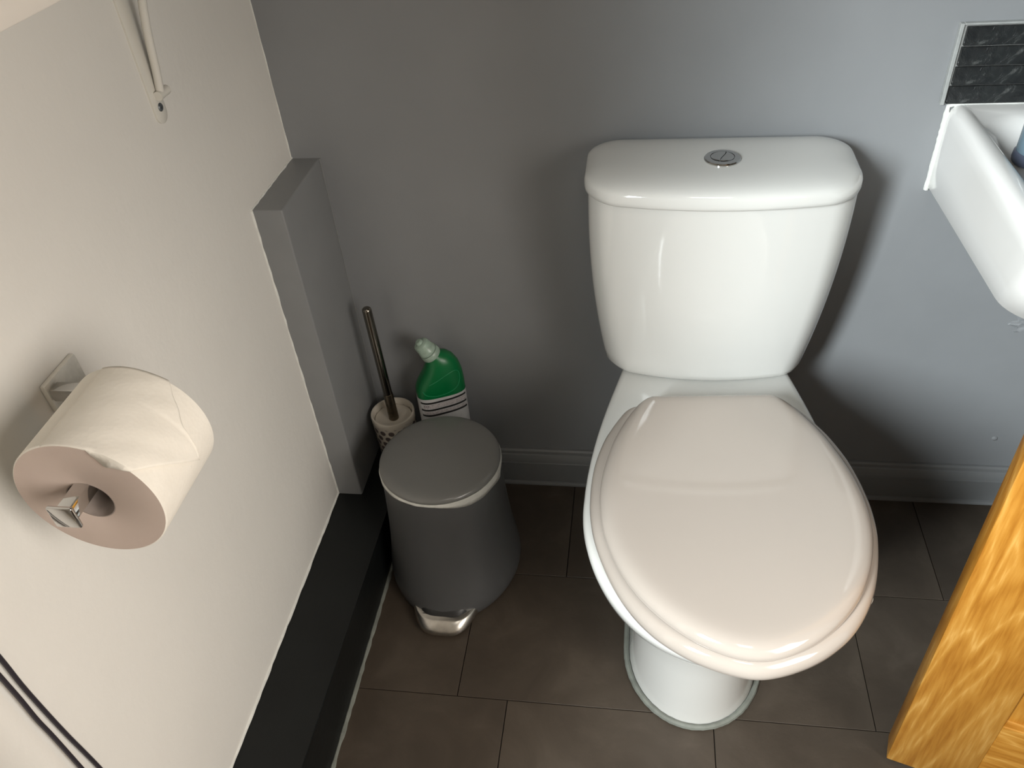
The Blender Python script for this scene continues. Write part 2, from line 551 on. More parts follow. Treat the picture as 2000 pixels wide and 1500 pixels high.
FX = -0.004
def foot(*a, **k):
    return [(x + FX, y, z) for x, y, z in pan_loop(*a, **k)]
loops = [
    foot(0.0, 0.6, -0.526, -0.06, 0.093, 0.1060, -0.395),
    foot(0.012, 0.6, -0.524, -0.06, 0.091, 0.1045, -0.395),
    foot(0.06, 0.6, -0.521, -0.06, 0.087, 0.1010, -0.395),
    foot(0.13, 0.6, -0.521, -0.06, 0.085, 0.1000, -0.40),
    foot(0.19, 0.6, -0.527, -0.06, 0.087, 0.1040, -0.41),
    pan_loop(0.24, 0.7, -0.545, -0.06, 0.094, 0.118, -0.415),
    pan_loop(0.29, 0.9, -0.580, -0.05, 0.102, 0.141, -0.425),
    pan_loop(0.335, 1.1, -0.620, -0.035, 0.110, 0.163, -0.43),
    pan_loop(0.365, 1.25, -0.645, -0.025, 0.113, 0.174, -0.43),
    pan_loop(0.385, 1.3, -0.656, -0.022, 0.115, 0.178, -0.43),
    pan_loop(0.400, 1.3, -0.660, -0.020, 0.115, 0.180, -0.43),
    pan_loop(0.4075, 1.3, -0.660, -0.020, 0.115, 0.180, -0.43, 0.002),
    pan_loop(0.4115, 1.3, -0.660, -0.020, 0.115, 0.180, -0.43, 0.006),
    pan_loop(0.4125, 1.3, -0.660, -0.020, 0.115, 0.180, -0.43, 0.012),
]
pan = P(obj('pan', loft(loops), 'ceramic', smooth=50))
fb = [(x, y, 0.003) for x, y, z in foot(0, 0.6, -0.530, -0.06, 0.098, 0.1105, -0.395)]
rnd = random.Random(9)
seal = obj('sealant_bead', tube(fb, [0.0050 * (0.92 + 0.16 * rnd.random()) for _ in fb], 8), 'sealant_grey')
seal.parent = pan

# cistern ------------------------------------------------------------
CB = -0.014
loops = []
zt, zb = 0.739, 0.4125
for i in range(19):
    u = i / 18.0                      # 0 bottom .. 1 top
    z = zb + (zt - zb) * u
    hw = 0.1550 + (0.1840 - 0.1550) * u + 0.0095 * 4 * u * (1 - u)
    yf = -0.142 - 0.018 * u
    if i == 0:
        loops.append(dloop(hw - 0.016, CB, yf + 0.014, 0.008, 0.03, 0.024, z))
        loops.append(dloop(hw - 0.006, CB, yf + 0.005, 0.008, 0.033, 0.025, z + 0.0035))
        loops.append(dloop(hw - 0.001, CB, yf + 0.001, 0.008, 0.036, 0.026, z + 0.010))
    else:
        loops.append(dloop(hw, CB, yf, 0.008, 0.038, 0.026, z, cx=TX - 0.0025 + 0.0025 * u))
cist = P(obj('cistern', loft(loops), 'ceramic', smooth=50))

lid_prof = [(0.737, 0.006), (0.7372, 0.002), (0.7395, 0.0003), (0.744, 0.0), (0.752, 0.0004), (0.7565, 0.0022), (0.7600, 0.006), (0.7628, 0.0115),
            (0.7650, 0.019), (0.7666, 0.028), (0.7678, 0.040), (0.7685, 0.055)]
loops = []
for z, ins in lid_prof:
    loops.append(dloop(0.1885 - ins, -0.008 - ins * 0.9, -0.172 + ins, max(0.012, 0.046 - ins * 0.5), max(0.012, 0.052 - ins * 0.55), 0.026 * (1 - ins * 2), z, cx=TX - 0.0015))
clid = P(obj('cistern_lid', loft(loops), 'ceramic', smooth=60))

# push button
BX, BY, BZ = 0.6772, -0.1035, 0.7683
bz = lathe([(0.0252, -0.001), (0.0252, 0.0018), (0.0238, 0.0034), (0.0185, 0.0044), (0.0168, 0.0042), (0.0165, 0.0012)], 48, True, True)
bz = obj('flush_bezel', bz, 'chrome', loc=(BX, BY, BZ)); bz.parent = clid
for side in (0, 1):
    R_ = 0.0158
    curve = [(0.0052 * math.sin((k / 12.0 - 0.5) * PI) * -1 + 0.001 + 0.0, R_ * (1 - 2 * k / 12.0)) for k in range(13)]
    # division curve runs from the back of the disc to the front
    a0 = math.atan2(curve[0][1], curve[0][0]); 
    pts = []
    def clampc(p):
        d = math.hypot(*p)
        return (p[0] * R_ / d, p[1] * R_ / d) if d > R_ else p
    curve = [clampc(p) for p in curve]
    s, e = math.atan2(curve[-1][1], curve[-1][0]), math.atan2(curve[0][1], curve[0][0])
    if side:   # right part: counter-clockwise from front to back
        arc = [(R_ * math.cos(s + (e - s) * k / 20), R_ * math.sin(s + (e - s) * k / 20)) for k in range(1, 20)]
        pts = [(x + 0.0006, y) for x, y in curve] + arc
    else:
        s2 = s - 0
        e2 = e - 2 * PI
        arc = [(R_ * math.cos(s2 + (e2 - s2) * k / 20), R_ * math.sin(s2 + (e2 - s2) * k / 20)) for k in range(1, 20)]
        pts = [(x - 0.0006, y) for x, y in curve] + arc
    bm = loft([[(x, y, 0.0012) for x, y in pts], [(x, y, 0.0043) for x, y in pts], [(x * 0.93, y * 0.93, 0.0050) for x, y in pts]])
    b_ = obj('flush_button', bm, 'chrome', smooth=30, loc=(BX, BY, BZ)); b_.parent = clid

# seat -----------------------------------------------------------------
SB = Vector((0.6780, -0.2473, 0))            # middle of the back edge
sa = math.radians(4.0)
sdir = Vector((math.sin(sa), -math.cos(sa), 0)); sside = Vector((math.cos(sa), math.sin(sa), 0))
LID_T = [(0.0, 0.088), (0.004, 0.0955), (0.016, 0.1075), (0.035, 0.120), (0.06, 0.133), (0.09, 0.146), (0.117, 0.1545), (0.15, 0.163), (0.18, 0.1678), (0.21, 0.1695), (0.25, 0.1672),
         (0.285, 0.1595), (0.32, 0.1465), (0.355, 0.1268), (0.385, 0.1020), (0.409, 0.0740), (0.425, 0.0470), (0.434, 0.0230), (0.4368, 0.0)]
RING_T = [(0.0, 0.113), (0.003, 0.1205), (0.012, 0.1295), (0.031, 0.141), (0.05, 0.151), (0.075, 0.162), (0.114, 0.174), (0.15, 0.1800), (0.18, 0.1825), (0.21, 0.1830), (0.25, 0.1790),
          (0.292, 0.1685), (0.332, 0.1535), (0.364, 0.1355), (0.391, 0.1140), (0.411, 0.0905), (0.426, 0.0665), (0.437, 0.0410), (0.4435, 0.0180), (0.4455, 0.0)]


def seat_loop(tab, off, z):
    """outline from a half-width table, grown (off > 0) or shrunk about its middle"""
    full_ = list(tab) + [(u, -w) for u, w in tab[-2::-1]]
    cv_ = spline([(u, w, 0) for u, w in full_], 6)
    Ls, W = tab[-1][0], max(w for _, w in tab)
    ku, kw = 1 + off / (Ls / 2), 1 + off / W
    out = []
    for q in cv_:
        u2, w2 = Ls / 2 + (q.x - Ls / 2) * ku, q.y * kw
        p = SB + sdir * u2 + sside * w2
        out.append((p.x, p.y, z))
    return out


ring_prof = [(-0.060, 0.4160), (-0.011, 0.4160), (-0.0045, 0.4190), (-0.0008, 0.4250), (0.0, 0.4315), (-0.0016, 0.4385), (-0.0060, 0.4440), (-0.0120, 0.4465), (-0.060, 0.4470)]
ring = P(obj('seat_ring', loft([seat_loop(RING_T, o_, z) for o_, z in ring_prof]), 'seat', smooth=60))
lid_prof2 = [(-0.020, 0.4476), (-0.0015, 0.4476), (0.0, 0.4488), (0.0006, 0.4520), (0.0, 0.4560), (-0.0020, 0.4602), (-0.0058, 0.4637), (-0.0108, 0.4662),
             (-0.0165, 0.4676), (-0.023, 0.4683), (-0.034, 0.4686), (-0.048, 0.4687)]
slid = P(obj('seat_lid', loft([seat_loop(LID_T, o_, z) for o_, z in lid_prof2]), 'seat', smooth=60))
for s in (-1, 1):
    c = SB + sside * (0.068 * s) + sdir * 0.004
    bm = tube([c + sside * -0.022 + Vector((0, 0, 0.437)), c + sside * 0.022 + Vector((0, 0, 0.437))], 0.0085, 16)
    box(c.x - 0.008, c.x + 0.008, c.y - 0.008, c.y + 0.008, 0.410, 0.437, 0.002, 1, bm)
    hg = obj('hinge', bm, 'seat'); hg.parent = ring
for u, w in ((0.330, 0.1475), (0.30, -0.140), (0.13, 0.13), (0.13, -0.13)):
    c = SB + sdir * u + sside * w
    bm = lathe([(0.006, 0.4122), (0.0075, 0.4140), (0.0075, 0.418)], 16)
    bf = obj('buffer', bm, 'sealant_white', loc=(c.x, c.y, 0)); bf.parent = ring

# ------------------------------------------------------------------ pedal bin
BC = (0.2340, -0.2265)
wbin = tag(empty('pedal_bin', (BC[0], BC[1], 0)), 'dark grey plastic pedal bin with a flat round lid on the floor', 'bin')
prof = [(0.108, 0.0), (0.113, 0.0010), (0.1185, 0.0060), (0.1225, 0.0150), (0.1240, 0.0270), (0.1236, 0.0400), (0.1216, 0.0580), (0.1182, 0.0820), (0.1145, 0.1100),
        (0.1112, 0.1450), (0.1085, 0.1850), (0.1062, 0.2250), (0.1045, 0.2735), (0.1015, 0.2755), (0.1005, 0.2715), (0.1005, 0.2)]
loops = []
for r_, z in prof:
    fr = interp([(0.0, 0.024), (0.03, 0.023), (0.08, 0.014), (0.15, 0.006), (0.28, 0.0)], z)   # the front swells towards the pedal
    lp = []
    for i in range(96):
        a = 2 * PI * i / 96
        c, s_ = math.cos(a), math.sin(a)
        lp.append((r_ * c, r_ * s_ - (fr * (-s_) ** 1.5 if s_ < 0 else 0.0), z))
    loops.append(lp)
obj('body', loft(loops, True, False), 'bin_body', wbin, smooth=50)
lp = [(0.098, 0.2765), (0.1030, 0.2765), (0.1053, 0.2775), (0.1060, 0.2798), (0.1052, 0.2826), (0.1025, 0.2852), (0.0970, 0.2872), (0.087, 0.2886), (0.068, 0.2900), (0.039, 0.2910)]
obj('lid', lathe(lp, 96), 'bin_lid', wbin, smooth=50)
# liner bag folded over the rim
rnd = random.Random(5)
n = 180
l0, l1, l2, l3 = [], [], [], []
drop = []
for i in range(n):
    a = 2 * PI * i / n
    deg = math.degrees(a)
    d = 0.0018
    # wide fold on the front right, tapering towards the front
    d += interp([(0, 0.003), (4, 0.0), (205, 0.0), (214, 0.004), (230, 0.003), (246, 0.0), (276, 0.0), (284, 0.003), (296, 0.009), (308, 0.0135), (322, 0.0135), (335, 0.0115), (346, 0.0135), (352, 0.015), (357, 0.006), (360, 0.003)], deg)
    drop.append(d)
for i in range(n):
    a = 2 * PI * i / n
    c, s = math.cos(a), math.sin(a)
    d = drop[i]
    w = 0.0003 + 0.0005 * (0.5 + 0.5 * math.sin(a * 17 + math.sin(a * 7)))
    l0.append((0.0990 * c, 0.0990 * s, 0.2757))
    r1 = 0.1052 + w * 0.5
    l1.append((r1 * c, r1 * s, 0.2762))
    r2 = 0.1066 + w + 0.02 * min(d, 0.03)
    l2.append((r2 * c, r2 * s, 0.2740 - d * 0.4))
    r3 = 0.1064 + w + 0.05 * d
    l3.append((r3 * c, r3 * s, 0.2740 - d))
bm = loft([l0, l1, l2, l3], False, False)
ln = obj('liner', bm, 'liner', wbin, smooth=60)
so = ln.modifiers.new('thick', 'SOLIDIFY'); so.thickness = 0.0004; so.offset = 0
# pedal: curved scoop with a dark solid above it for the shaded slot
bm = bmesh.new()
def pedal_row(f, z, hw, yb, yf, cut):
    """crescent: front arc bulging to -y, back edge concave"""
    out = []
    for k in range(25):
        u = -1 + 2 * k / 24.0
        out.append((hw * u, yf + (yb - yf) * abs(u) ** 3.8, z))
    for k in range(25):
        u = 1 - 2 * k / 24.0
        out.append((hw * 0.93 * u, yb - cut * (1 - abs(u) ** 2.2), z))
    return out
rows = [pedal_row(0, 0.0040, 0.046, -0.100, -0.152, 0.0), pedal_row(0, 0.0055, 0.054, -0.106, -0.160, 0.0), pedal_row(0, 0.0095, 0.0585, -0.110, -0.1655, 0.004),
        pedal_row(0, 0.0140, 0.0600, -0.112, -0.1655, 0.008), pedal_row(0, 0.0190, 0.0602, -0.113, -0.1620, 0.014), pedal_row(0, 0.0245, 0.0595, -0.113, -0.1560, 0.020),
        pedal_row(0, 0.0290, 0.0585, -0.113, -0.1495, 0.024), pedal_row(0, 0.0300, 0.0575, -0.113, -0.1470, 0.0255)]
loft(rows, bm=bm)
obj('pedal', bm, 'steel', wbin, smooth=50, loc=(0.001, -0.0115, 0))
bm = bmesh.new()
rows = [pedal_row(0, 0.012, 0.0560, -0.09, -0.141, 0.0), pedal_row(0, 0.0240, 0.0570, -0.09, -0.139, 0.0), pedal_row(0, 0.0370, 0.0570, -0.09, -0.1275, 0.0), pedal_row(0, 0.0390, 0.055, -0.09, -0.125, 0.0)]
loft(rows, bm=bm)
obj('pedal_slot_shade', bm, 'bin_slot_shade', wbin, smooth=50, loc=(0.001, -0.0175, 0))

# ------------------------------------------------------------------ brush and holder on the ledge
HX, HY = 0.1010, -0.0640
hold = tag(empty('brush_holder', (HX, HY, LH)), 'cream ceramic toilet brush holder with grey polka dots in the corner', 'brush holder')
HH = 0.117
prof = [(0.033, 0.0), (0.0365, 0.001), (0.0385, 0.004), (0.0425, HH - 0.012), (0.0430, HH - 0.002), (0.0418, HH), (0.0392, HH), (0.0382, HH - 0.003), (0.0375, HH - 0.03), (0.036, 0.01)]
obj('cup', lathe(prof, 64, True, True), 'dotted', hold, smooth=50)
br = tag(empty('toilet_brush', (HX, HY, LH)), 'chrome-handled toilet brush standing upright in the dotted holder', 'brush')
obj('lid_disc', lathe([(0.030, 0.099), (0.0365, 0.0995), (0.0370, 0.1015), (0.0360, 0.1030), (0.010, 0.1045)], 48), 'cream', br, smooth=50)
tip = Vector((-0.006, 0.002, 0.357)); base = Vector((0.002, -0.004, 0.1035))
dv_ = tip - base
h_ = obj('handle', tube([base + dv_ * 0.24, base + dv_ * 0.985, base + dv_ * 1.0, base + dv_ * 1.008], [0.0086, 0.0086, 0.0082, 0.0062], 24), 'dark_chrome', br, smooth=40)
obj('ferrule', tube([base - dv_ * 0.02, base + dv_ * 0.01, base + dv_ * 0.235, base + dv_ * 0.245], [0.0098, 0.0100, 0.0094, 0.0088], 24), 'chrome_dull', br, smooth=40)
obj('bristle_head', lathe([(0.006, 0.098), (0.012, 0.09), (0.030, 0.07), (0.031, 0.03), (0.020, 0.013)], 24), 'sealant_white', br)

# ------------------------------------------------------------------ cleaner bottle
BA = math.radians(23.0)
bot = tag(empty('cleaner_bottle', (0.2010, -0.0500, LH), BA), 'green toilet cleaner bottle with a bent neck and white label', 'bottle')


def rrect(hw, hd, ex, c, tilt, n=48):
    """super-ellipse section centred at c (x,z), leaning to -x by tilt"""
    out = []
    for k in range(n):
        a = 2 * PI * k / n
        x = hw * math.copysign(abs(math.cos(a)) ** (2 / ex), math.cos(a))
        y = hd * math.copysign(abs(math.sin(a)) ** (2 / ex), math.sin(a))
        out.append((c[0] + x * math.cos(tilt), y, c[1] + x * math.sin(tilt)))
    return out


secs = [(0.040, 0.022, 3.2, (0, 0.0), 0), (0.0445, 0.026, 3.2, (0, 0.004), 0), (0.0465, 0.0275, 3.2, (0, 0.012), 0), (0.0465, 0.0275, 3.2, (0, 0.150), 0),
        (0.0468, 0.0275, 3.0, (0, 0.170), 0.02), (0.0465, 0.0272, 2.8, (0.0005, 0.185), 0.08), (0.0440, 0.0265, 2.6, (0.0020, 0.201), 0.18),
        (0.0395, 0.0255, 2.5, (0.0030, 0.215), 0.30), (0.0335, 0.0240, 2.3, (0.0025, 0.2275), 0.42), (0.0265, 0.0215, 2.2, (0.0005, 0.2375), 0.50),
        (0.0195, 0.0178, 2.0, (-0.0025, 0.2450), 0.52), (0.0150, 0.0150, 2.0, (-0.0050, 0.2500), 0.52), (0.0130, 0.0130, 2.0, (-0.0075, 0.2545), 0.52)]
obj('body', loft([rrect(*s) for s in secs]), 'green', bot, smooth=60)
obj('label', loft([rrect(0.0470, 0.0280, 3.2, (0, z), 0.0) for z in (0.014, 0.08, 0.168)], False, False), 'label', bot, smooth=60)


def strip(z0, z1, k0, k1, wav, mat, name):
    a, b = [], []
    for i in range(31):
        u = k0 + (k1 - k0) * i / 30
        an = -PI / 2 + u
        ex = 3.2
        x = 0.04725 * math.copysign(abs(math.cos(an)) ** (2 / ex), math.cos(an))
        y = 0.02825 * math.copysign(abs(math.sin(an)) ** (2 / ex), math.sin(an))
        dz = wav * math.sin(u * 3.0)
        a.append((x, y, z0 + dz)); b.append((x, y, z1 + dz))
    bm_ = loft([a, b], False, False, closed=False)
    return obj(name, bm_, mat, bot)


for z in (0.1575, 0.1405, 0.1270):
    strip(z, z + 0.0042, -1.05, 1.05, 0.0012, 'label_ink', 'printed_line')
strip(0.1460, 0.1560, -0.85, 0.95, 0.001, 'label_pink', 'printed_panel')
strip(0.1315, 0.1390, -0.85, 0.95, 0.001, 'label_pink', 'printed_panel')
for k in range(3):
    strip(0.1505, 0.1520, -0.80 + 0.12 * k, -0.73 + 0.12 * k, 0.0, 'label_ink', 'printed_mark')
# embossed loop on the front of the shoulder
def front(x, z):
    # depth of the shoulder surface at (x,z), walking the sections
    best = 0.0265
    for a, b in zip(secs[3:-1], secs[4:]):
        za = a[3][1] + x * math.tan(a[4]); zb_ = b[3][1] + x * math.tan(b[4])
        if za <= z <= zb_:
            f_ = (z - za) / max(1e-6, zb_ - za)
            hw = a[0] + (b[0] - a[0]) * f_; hd = a[1] + (b[1] - a[1]) * f_; ex = a[2] + (b[2] - a[2]) * f_
            cx = a[3][0] + (b[3][0] - a[3][0]) * f_
            q = min(0.97, abs((x - cx) / (hw * math.cos(a[4]))))
            return hd * (1 - q ** ex) ** (1 / ex)
    return best
lp_ = [(x, z + 0.007) for x, z in [(-0.036, 0.178), (-0.030, 0.170), (-0.012, 0.166), (0.010, 0.168), (0.028, 0.176), (0.036, 0.190), (0.036, 0.206), (0.028, 0.213), (0.012, 0.209), (-0.006, 0.200), (-0.022, 0.192)]]
cv = spline([(x, 0, z) for x, z in lp_], 5)
obj('embossed_loop', tube([(p.x, -front(p.x, p.z) - 0.0001, p.z) for p in cv], 0.0009, 6), 'green_line', bot)
# cap along the leaning neck
tl_ = 0.52
ax = Vector((-math.sin(tl_), 0, math.cos(tl_)))
c0 = Vector((-0.0068, 0, 0.2530))
def ring_sec(s, r):
    c = c0 + ax * s
    return rrect(r, r, 2.0, (c.x, c.z), tl_, 40)
obj('collar', loft([ring_sec(s, r) for s, r in ((-0.004, 0.0178), (-0.002, 0.0188), (0.006, 0.0185), (0.0075, 0.0172))]), 'cap', bot, smooth=40)
obj('cap', loft([ring_sec(s, r) for s, r in ((0.0078, 0.0160), (0.009, 0.0172), (0.013, 0.0172), (0.0145, 0.0160), (0.026, 0.0152), (0.031, 0.0140), (0.0335, 0.0110), (0.0345, 0.006))]), 'cap', bot, smooth=35)
obj('cap_nozzle', loft([ring_sec(s, r) for s, r in ((0.034, 0.0075), (0.0375, 0.0068), (0.039, 0.005))]), 'cap', bot, smooth=35)

# ------------------------------------------------------------------ toilet roll on chrome holder
PX, PZ = 0.1090, 0.7965
th = tag(empty('roll_holder', (0.0, -0.662, PZ)), 'chrome square-bar toilet roll holder fixed to the white wall', 'roll holder')
obj('wall_plate', box(0.0, 0.007, -0.008, 0.046, -0.022, 0.012, 0.0025, 2), 'plate_reflection', th)
obj('arm', box(0.008, PX + 0.007, -0.007, 0.007, -0.007, 0.007, 0.0012, 2), 'chrome', th)
obj('post', box(PX - 0.007, PX + 0.007, -0.151, 0.007, -0.007, 0.007, 0.0012, 2), 'chrome', th)
obj('end_cap', box(PX - 0.0115, PX + 0.0115, -0.1545, -0.1505, -0.0115, 0.0115, 0.0014, 3), 'chrome', th)

RXc, RZc, RR, RL, RC = 0.1085, 0.7822, 0.0660, 0.100, 0.0212
roll = tag(empty('toilet_roll', (RXc, -0.7842, RZc)), 'part-used white toilet paper roll hanging on the chrome holder', 'toilet roll')


def cyl_y(profile, n=96, capA=False, capB=False):
    loops = [[(r * math.cos(2 * PI * i / n), y, r * math.sin(2 * PI * i / n)) for i in range(n)] for r, y in profile]
    return loft(loops, capA, capB)


obj('paper', cyl_y([(RR - 0.0012, 0.0), (RR, 0.0010), (RR, RL - 0.001), (RR - 0.0012, RL)]), 'tissue', roll, smooth=50)
bm = cyl_y([(RC, 0.0004), (RC + 0.0006, 0.0), (RR - 0.0012, 0.0)])
obj('paper_edge', bm, 'tissue_end_shade', roll, smooth=50)
obj('paper_edge', cyl_y([(RR - 0.0012, RL), (RC + 0.0006, RL)]), 'tissue_end_shade', roll, smooth=50)
obj('card_tube', cyl_y([(RC, RL), (RC, 0.0005), (RC - 0.0008, 0.0005), (RC - 0.0008, RL)]), 'card', roll, smooth=50)
# loose last sheet: a flap folded to a point on the right-hand top of the roll
bm = bmesh.new()
NA = 34
fys = [k * 0.031 for k in range(20)] + [0.605, 0.620, 0.630, 0.640, 0.66] + [0.69 + k * 0.031 for k in range(11)]
AEND = [(0.0, 36), (0.20, 22), (0.45, 4), (0.62, -8), (0.635, 8), (0.645, 20), (0.70, 27), (0.78, 33), (0.88, 42), (1.0, 50)]
grid = []
for fy in fys:
    aend = interp(AEND, fy)
    row_ = []
    for i in range(NA + 1):
        q = i / NA
        dg = 104 + (aend - 104) * q
        a = math.radians(dg)
        lift = 0.0005 + 0.0035 * q ** 4 * max(0.0, 1 - abs(fy - 0.45) * 1.7) + 0.0009 * math.exp(-((fy - 0.62) / 0.10) ** 2 - ((dg - 14) / 16) ** 2)
        lift += 0.0004 * (1 + math.sin(fy * 21 + dg * 0.13)) * q
        r_ = RR + lift
        row_.append(bm.verts.new((r_ * math.cos(a), 0.0002 + fy * (RL - 0.0004), r_ * math.sin(a))))
    grid.append(row_)
# small dog-ear hanging over the front end of the roll
ear = []
for i in range(NA + 1):
    dg = 104 + (36 - 104) * i / NA
    a = math.radians(dg)
    k = max(0.0, 1 - abs((dg - 53) / 17.0))
    r_ = RR + 0.0004 - 0.011 * k
    ear.append(bm.verts.new((r_ * math.cos(a), -0.0006 - 0.0012 * min(1, 4 * k), r_ * math.sin(a))))
grid.insert(0, ear)
for a_, b_ in zip(grid[:-1], grid[1:]):
    for j in range(NA):
        bm.faces.new((a_[j], a_[j + 1], b_[j + 1], b_[j]))
flap = obj('loose_sheet', bm, 'tissue', roll, smooth=60)
so = flap.modifiers.new('thick', 'SOLIDIFY'); so.thickness = 0.0003; so.offset = 0

# ------------------------------------------------------------------ shelf and bracket on the left wall
shelf = tag(obj('wall_shelf', box(0.0, 0.125, YL + 0.01, -0.20, 1.1275, 1.1475, 0.002, 2), 'white_shelf'), 'white shelf on the left wall at the top corner of the view', 'shelf')
brk = tag(empty('shelf_bracket', (0.0, -0.3165, 0.923)), 'white metal shelf bracket screwed to the left wall', 'bracket')
bm = bmesh.new()
hw_, ht = 0.0125, 0.2035
pl = [(-hw_, ht), (-hw_, 0.012)] + [(-hw_ * math.cos(PI * k / 10), 0.012 - 0.012 * math.sin(PI * k / 10)) for k in range(1, 10)] + [(hw_, 0.012), (hw_, ht)]
loft([[(0.0, y, z) for y, z in pl], [(0.0026, y, z) for y, z in pl], [(0.0034, y * 0.9, z + (0.001 if z < 0.1 else 0)) for y, z in pl]], bm=bm)
obj('wall_strip', bm, 'white_metal', brk, smooth=40)
obj('top_arm', box(0.0, 0.115, -hw_, hw_, ht, ht + 0.0012), 'white_metal', brk)
rod = spline([(0.0075, 0.004, 0.036), (0.0110, 0.005, 0.060), (0.0180, 0.005, 0.110), (0.0290, 0.004, 0.150), (0.052, 0.002, 0.185), (0.085, 0.0, 0.2025)], 8)
obj('brace', tube(rod, 0.0048, 12), 'white_metal', brk, smooth=50)
obj('cross_peg', tube([(0.0075, -0.004, 0.033), (0.0075, 0.019, 0.033)], 0.0055, 12), 'white_metal', brk, smooth=40)
sc = obj('screw', loft([[(x_, 0.0050 * s_ * math.cos(2 * PI * k / 20), 0.0190 + 0.0050 * s_ * math.sin(2 * PI * k / 20)) for k in range(20)] for x_, s_ in ((0.002, 1), (0.0040, 1), (0.0048, 0.8), (0.0048, 0.3), (0.0036, 0.25))]), 'screw', brk)

# ------------------------------------------------------------------ cables hanging down the left wall
c1 = [(0.0050, -0.8623, 1.127), (0.005, -0.8610, 0.95), (0.006, -0.8619, 0.75), (0.006, -0.8623, 0.652), (0.006, -0.8634, 0.61), (0.006, -0.8632, 0.57), (0.006, -0.8618, 0.51),
      (0.006, -0.8588, 0.44), (0.006, -0.857, 0.35), (0.006, -0.858, 0.22), (0.0075, -0.858, LH + 0.003)]
c2 = [(0.0065, -0.8735, 1.127), (0.0075, -0.8740, 0.95), (0.008, -0.8738, 0.75), (0.008, -0.8739, 0.641), (0.008, -0.8740, 0.60), (0.008, -0.8748, 0.565), (0.008, -0.8740, 0.53),
      (0.008, -0.8738, 0.463), (0.008, -0.874, 0.35), (0.008, -0.876, 0.22), (0.0085, -0.876, LH + 0.003)]
tag(obj('power_cable', tube(spline(c1, 8), 0.0022, 10), 'cable'), 'thin black cable hanging down the white wall, nearer the toilet roll', 'cable')
tag(obj('power_cable', tube(spline(c2, 8), 0.0022, 10), 'cable'), 'thin black cable hanging down the white wall, nearest the bottom left corner', 'cable')

# ------------------------------------------------------------------ splashback tiles
sb = tag(empty('tile_splashback', (0.98, 0.0, 0.80)), 'small splashback of black slate strip tiles above the basin', 'splashback')
SX1 = 0.64
obj('grout_bed', box(0.0, SX1, -0.0060, 0.0, 0.0015, 0.1062), 'grout', sb, smooth=None)
rowh = 0.0262
pieces = {}
for r_ in range(4):
    x = 0.0035 + 0.0008 * r_
    for L_ in (0.305, 0.30):
        x1_ = min(x + L_, SX1)
        z0 = 0.0020 + r_ * rowh
        nx, nz = 40, 6
        bm = box(0, x1_ - x - 0.0016, -0.0040, 0.0040, 0.0, rowh - 0.0016, 0.0008, 1)
        obj('tile', bm, 'slate', sb, loc=(x, -0.0060 - 0.0008 * random.random(), z0))
        x = x1_
obj('edge_trim', box(-0.003, 0.0022, -0.0090, 0.0, 0.0, 0.1090, 0.0008, 1), 'tile_trim', sb)
obj('edge_trim', box(0.0022, SX1, -0.0085, 0.0, 0.1066, 0.1092, 0.0008, 1), 'tile_trim', sb)

# ------------------------------------------------------------------ wash basin
basin = tag(empty('wash_basin', (1.19, -0.0, 0.66)), 'white wall-hung ceramic wash basin on the grey wall', 'basin')
BXL, BXR = 0.992, 1.415


def basin_loop(ins, z, yfront, flare, rf, n=10, back=-0.0006):
    hx = (BXR - BXL) / 2 - ins
    cx = (BXL + BXR) / 2
    pts = []
    cs = [(hx - rf, yfront + ins + rf, rf, -PI / 2, 0), (hx - 0.004, back - 0.004 , 0.004, 0, PI / 2), (-hx + 0.004, back - 0.004, 0.004, PI / 2, PI), (-hx + rf, yfront + ins + rf, rf, PI, 1.5 * PI)]
    for ci, (x, y, r, a0, a1) in enumerate(cs):
        for k in range(n + 1):
            a = a0 + (a1 - a0) * k / n
            pts.append((x + r * math.cos(a), y + r * math.sin(a)))
        nx = cs[(ci + 1) % 4]
        e = (nx[0] + nx[2] * math.cos(nx[3]), nx[1] + nx[2] * math.sin(nx[3])); s = pts[-1]
        for k in range(1, 12):
            pts.append((s[0] + (e[0] - s[0]) * k / 12, s[1] + (e[1] - s[1]) * k / 12))
    out = []
    for x, y in pts:
        w = max(0.0, min(1.0, -y / 0.43))
        out.append((cx + x * (1 + flare * w), y, z))
    return out


def bowl_loop(ins, z, yb, yf, r, n=10):
    """inner loops (same vertex count)"""
    hx = (BXR - BXL) / 2 - ins
    cx = (BXL + BXR) / 2
    pts = []
    cs = [(hx - r, yf + r, r, -PI / 2, 0), (hx - r, yb - r, r, 0, PI / 2), (-hx + r, yb - r, r, PI / 2, PI), (-hx + r, yf + r, r, PI, 1.5 * PI)]
    for ci, (x, y, rr, a0, a1) in enumerate(cs):
        for k in range(n + 1):
            a = a0 + (a1 - a0) * k / n
            pts.append((x + rr * math.cos(a), y + rr * math.sin(a)))
        nx = cs[(ci + 1) % 4]
        e = (nx[0] + nx[2] * math.cos(nx[3]), nx[1] + nx[2] * math.sin(nx[3])); s = pts[-1]
        for k in range(1, 12):
            pts.append((s[0] + (e[0] - s[0]) * k / 12, s[1] + (e[1] - s[1]) * k / 12))
    return [(cx + x, y, z) for x, y in pts]


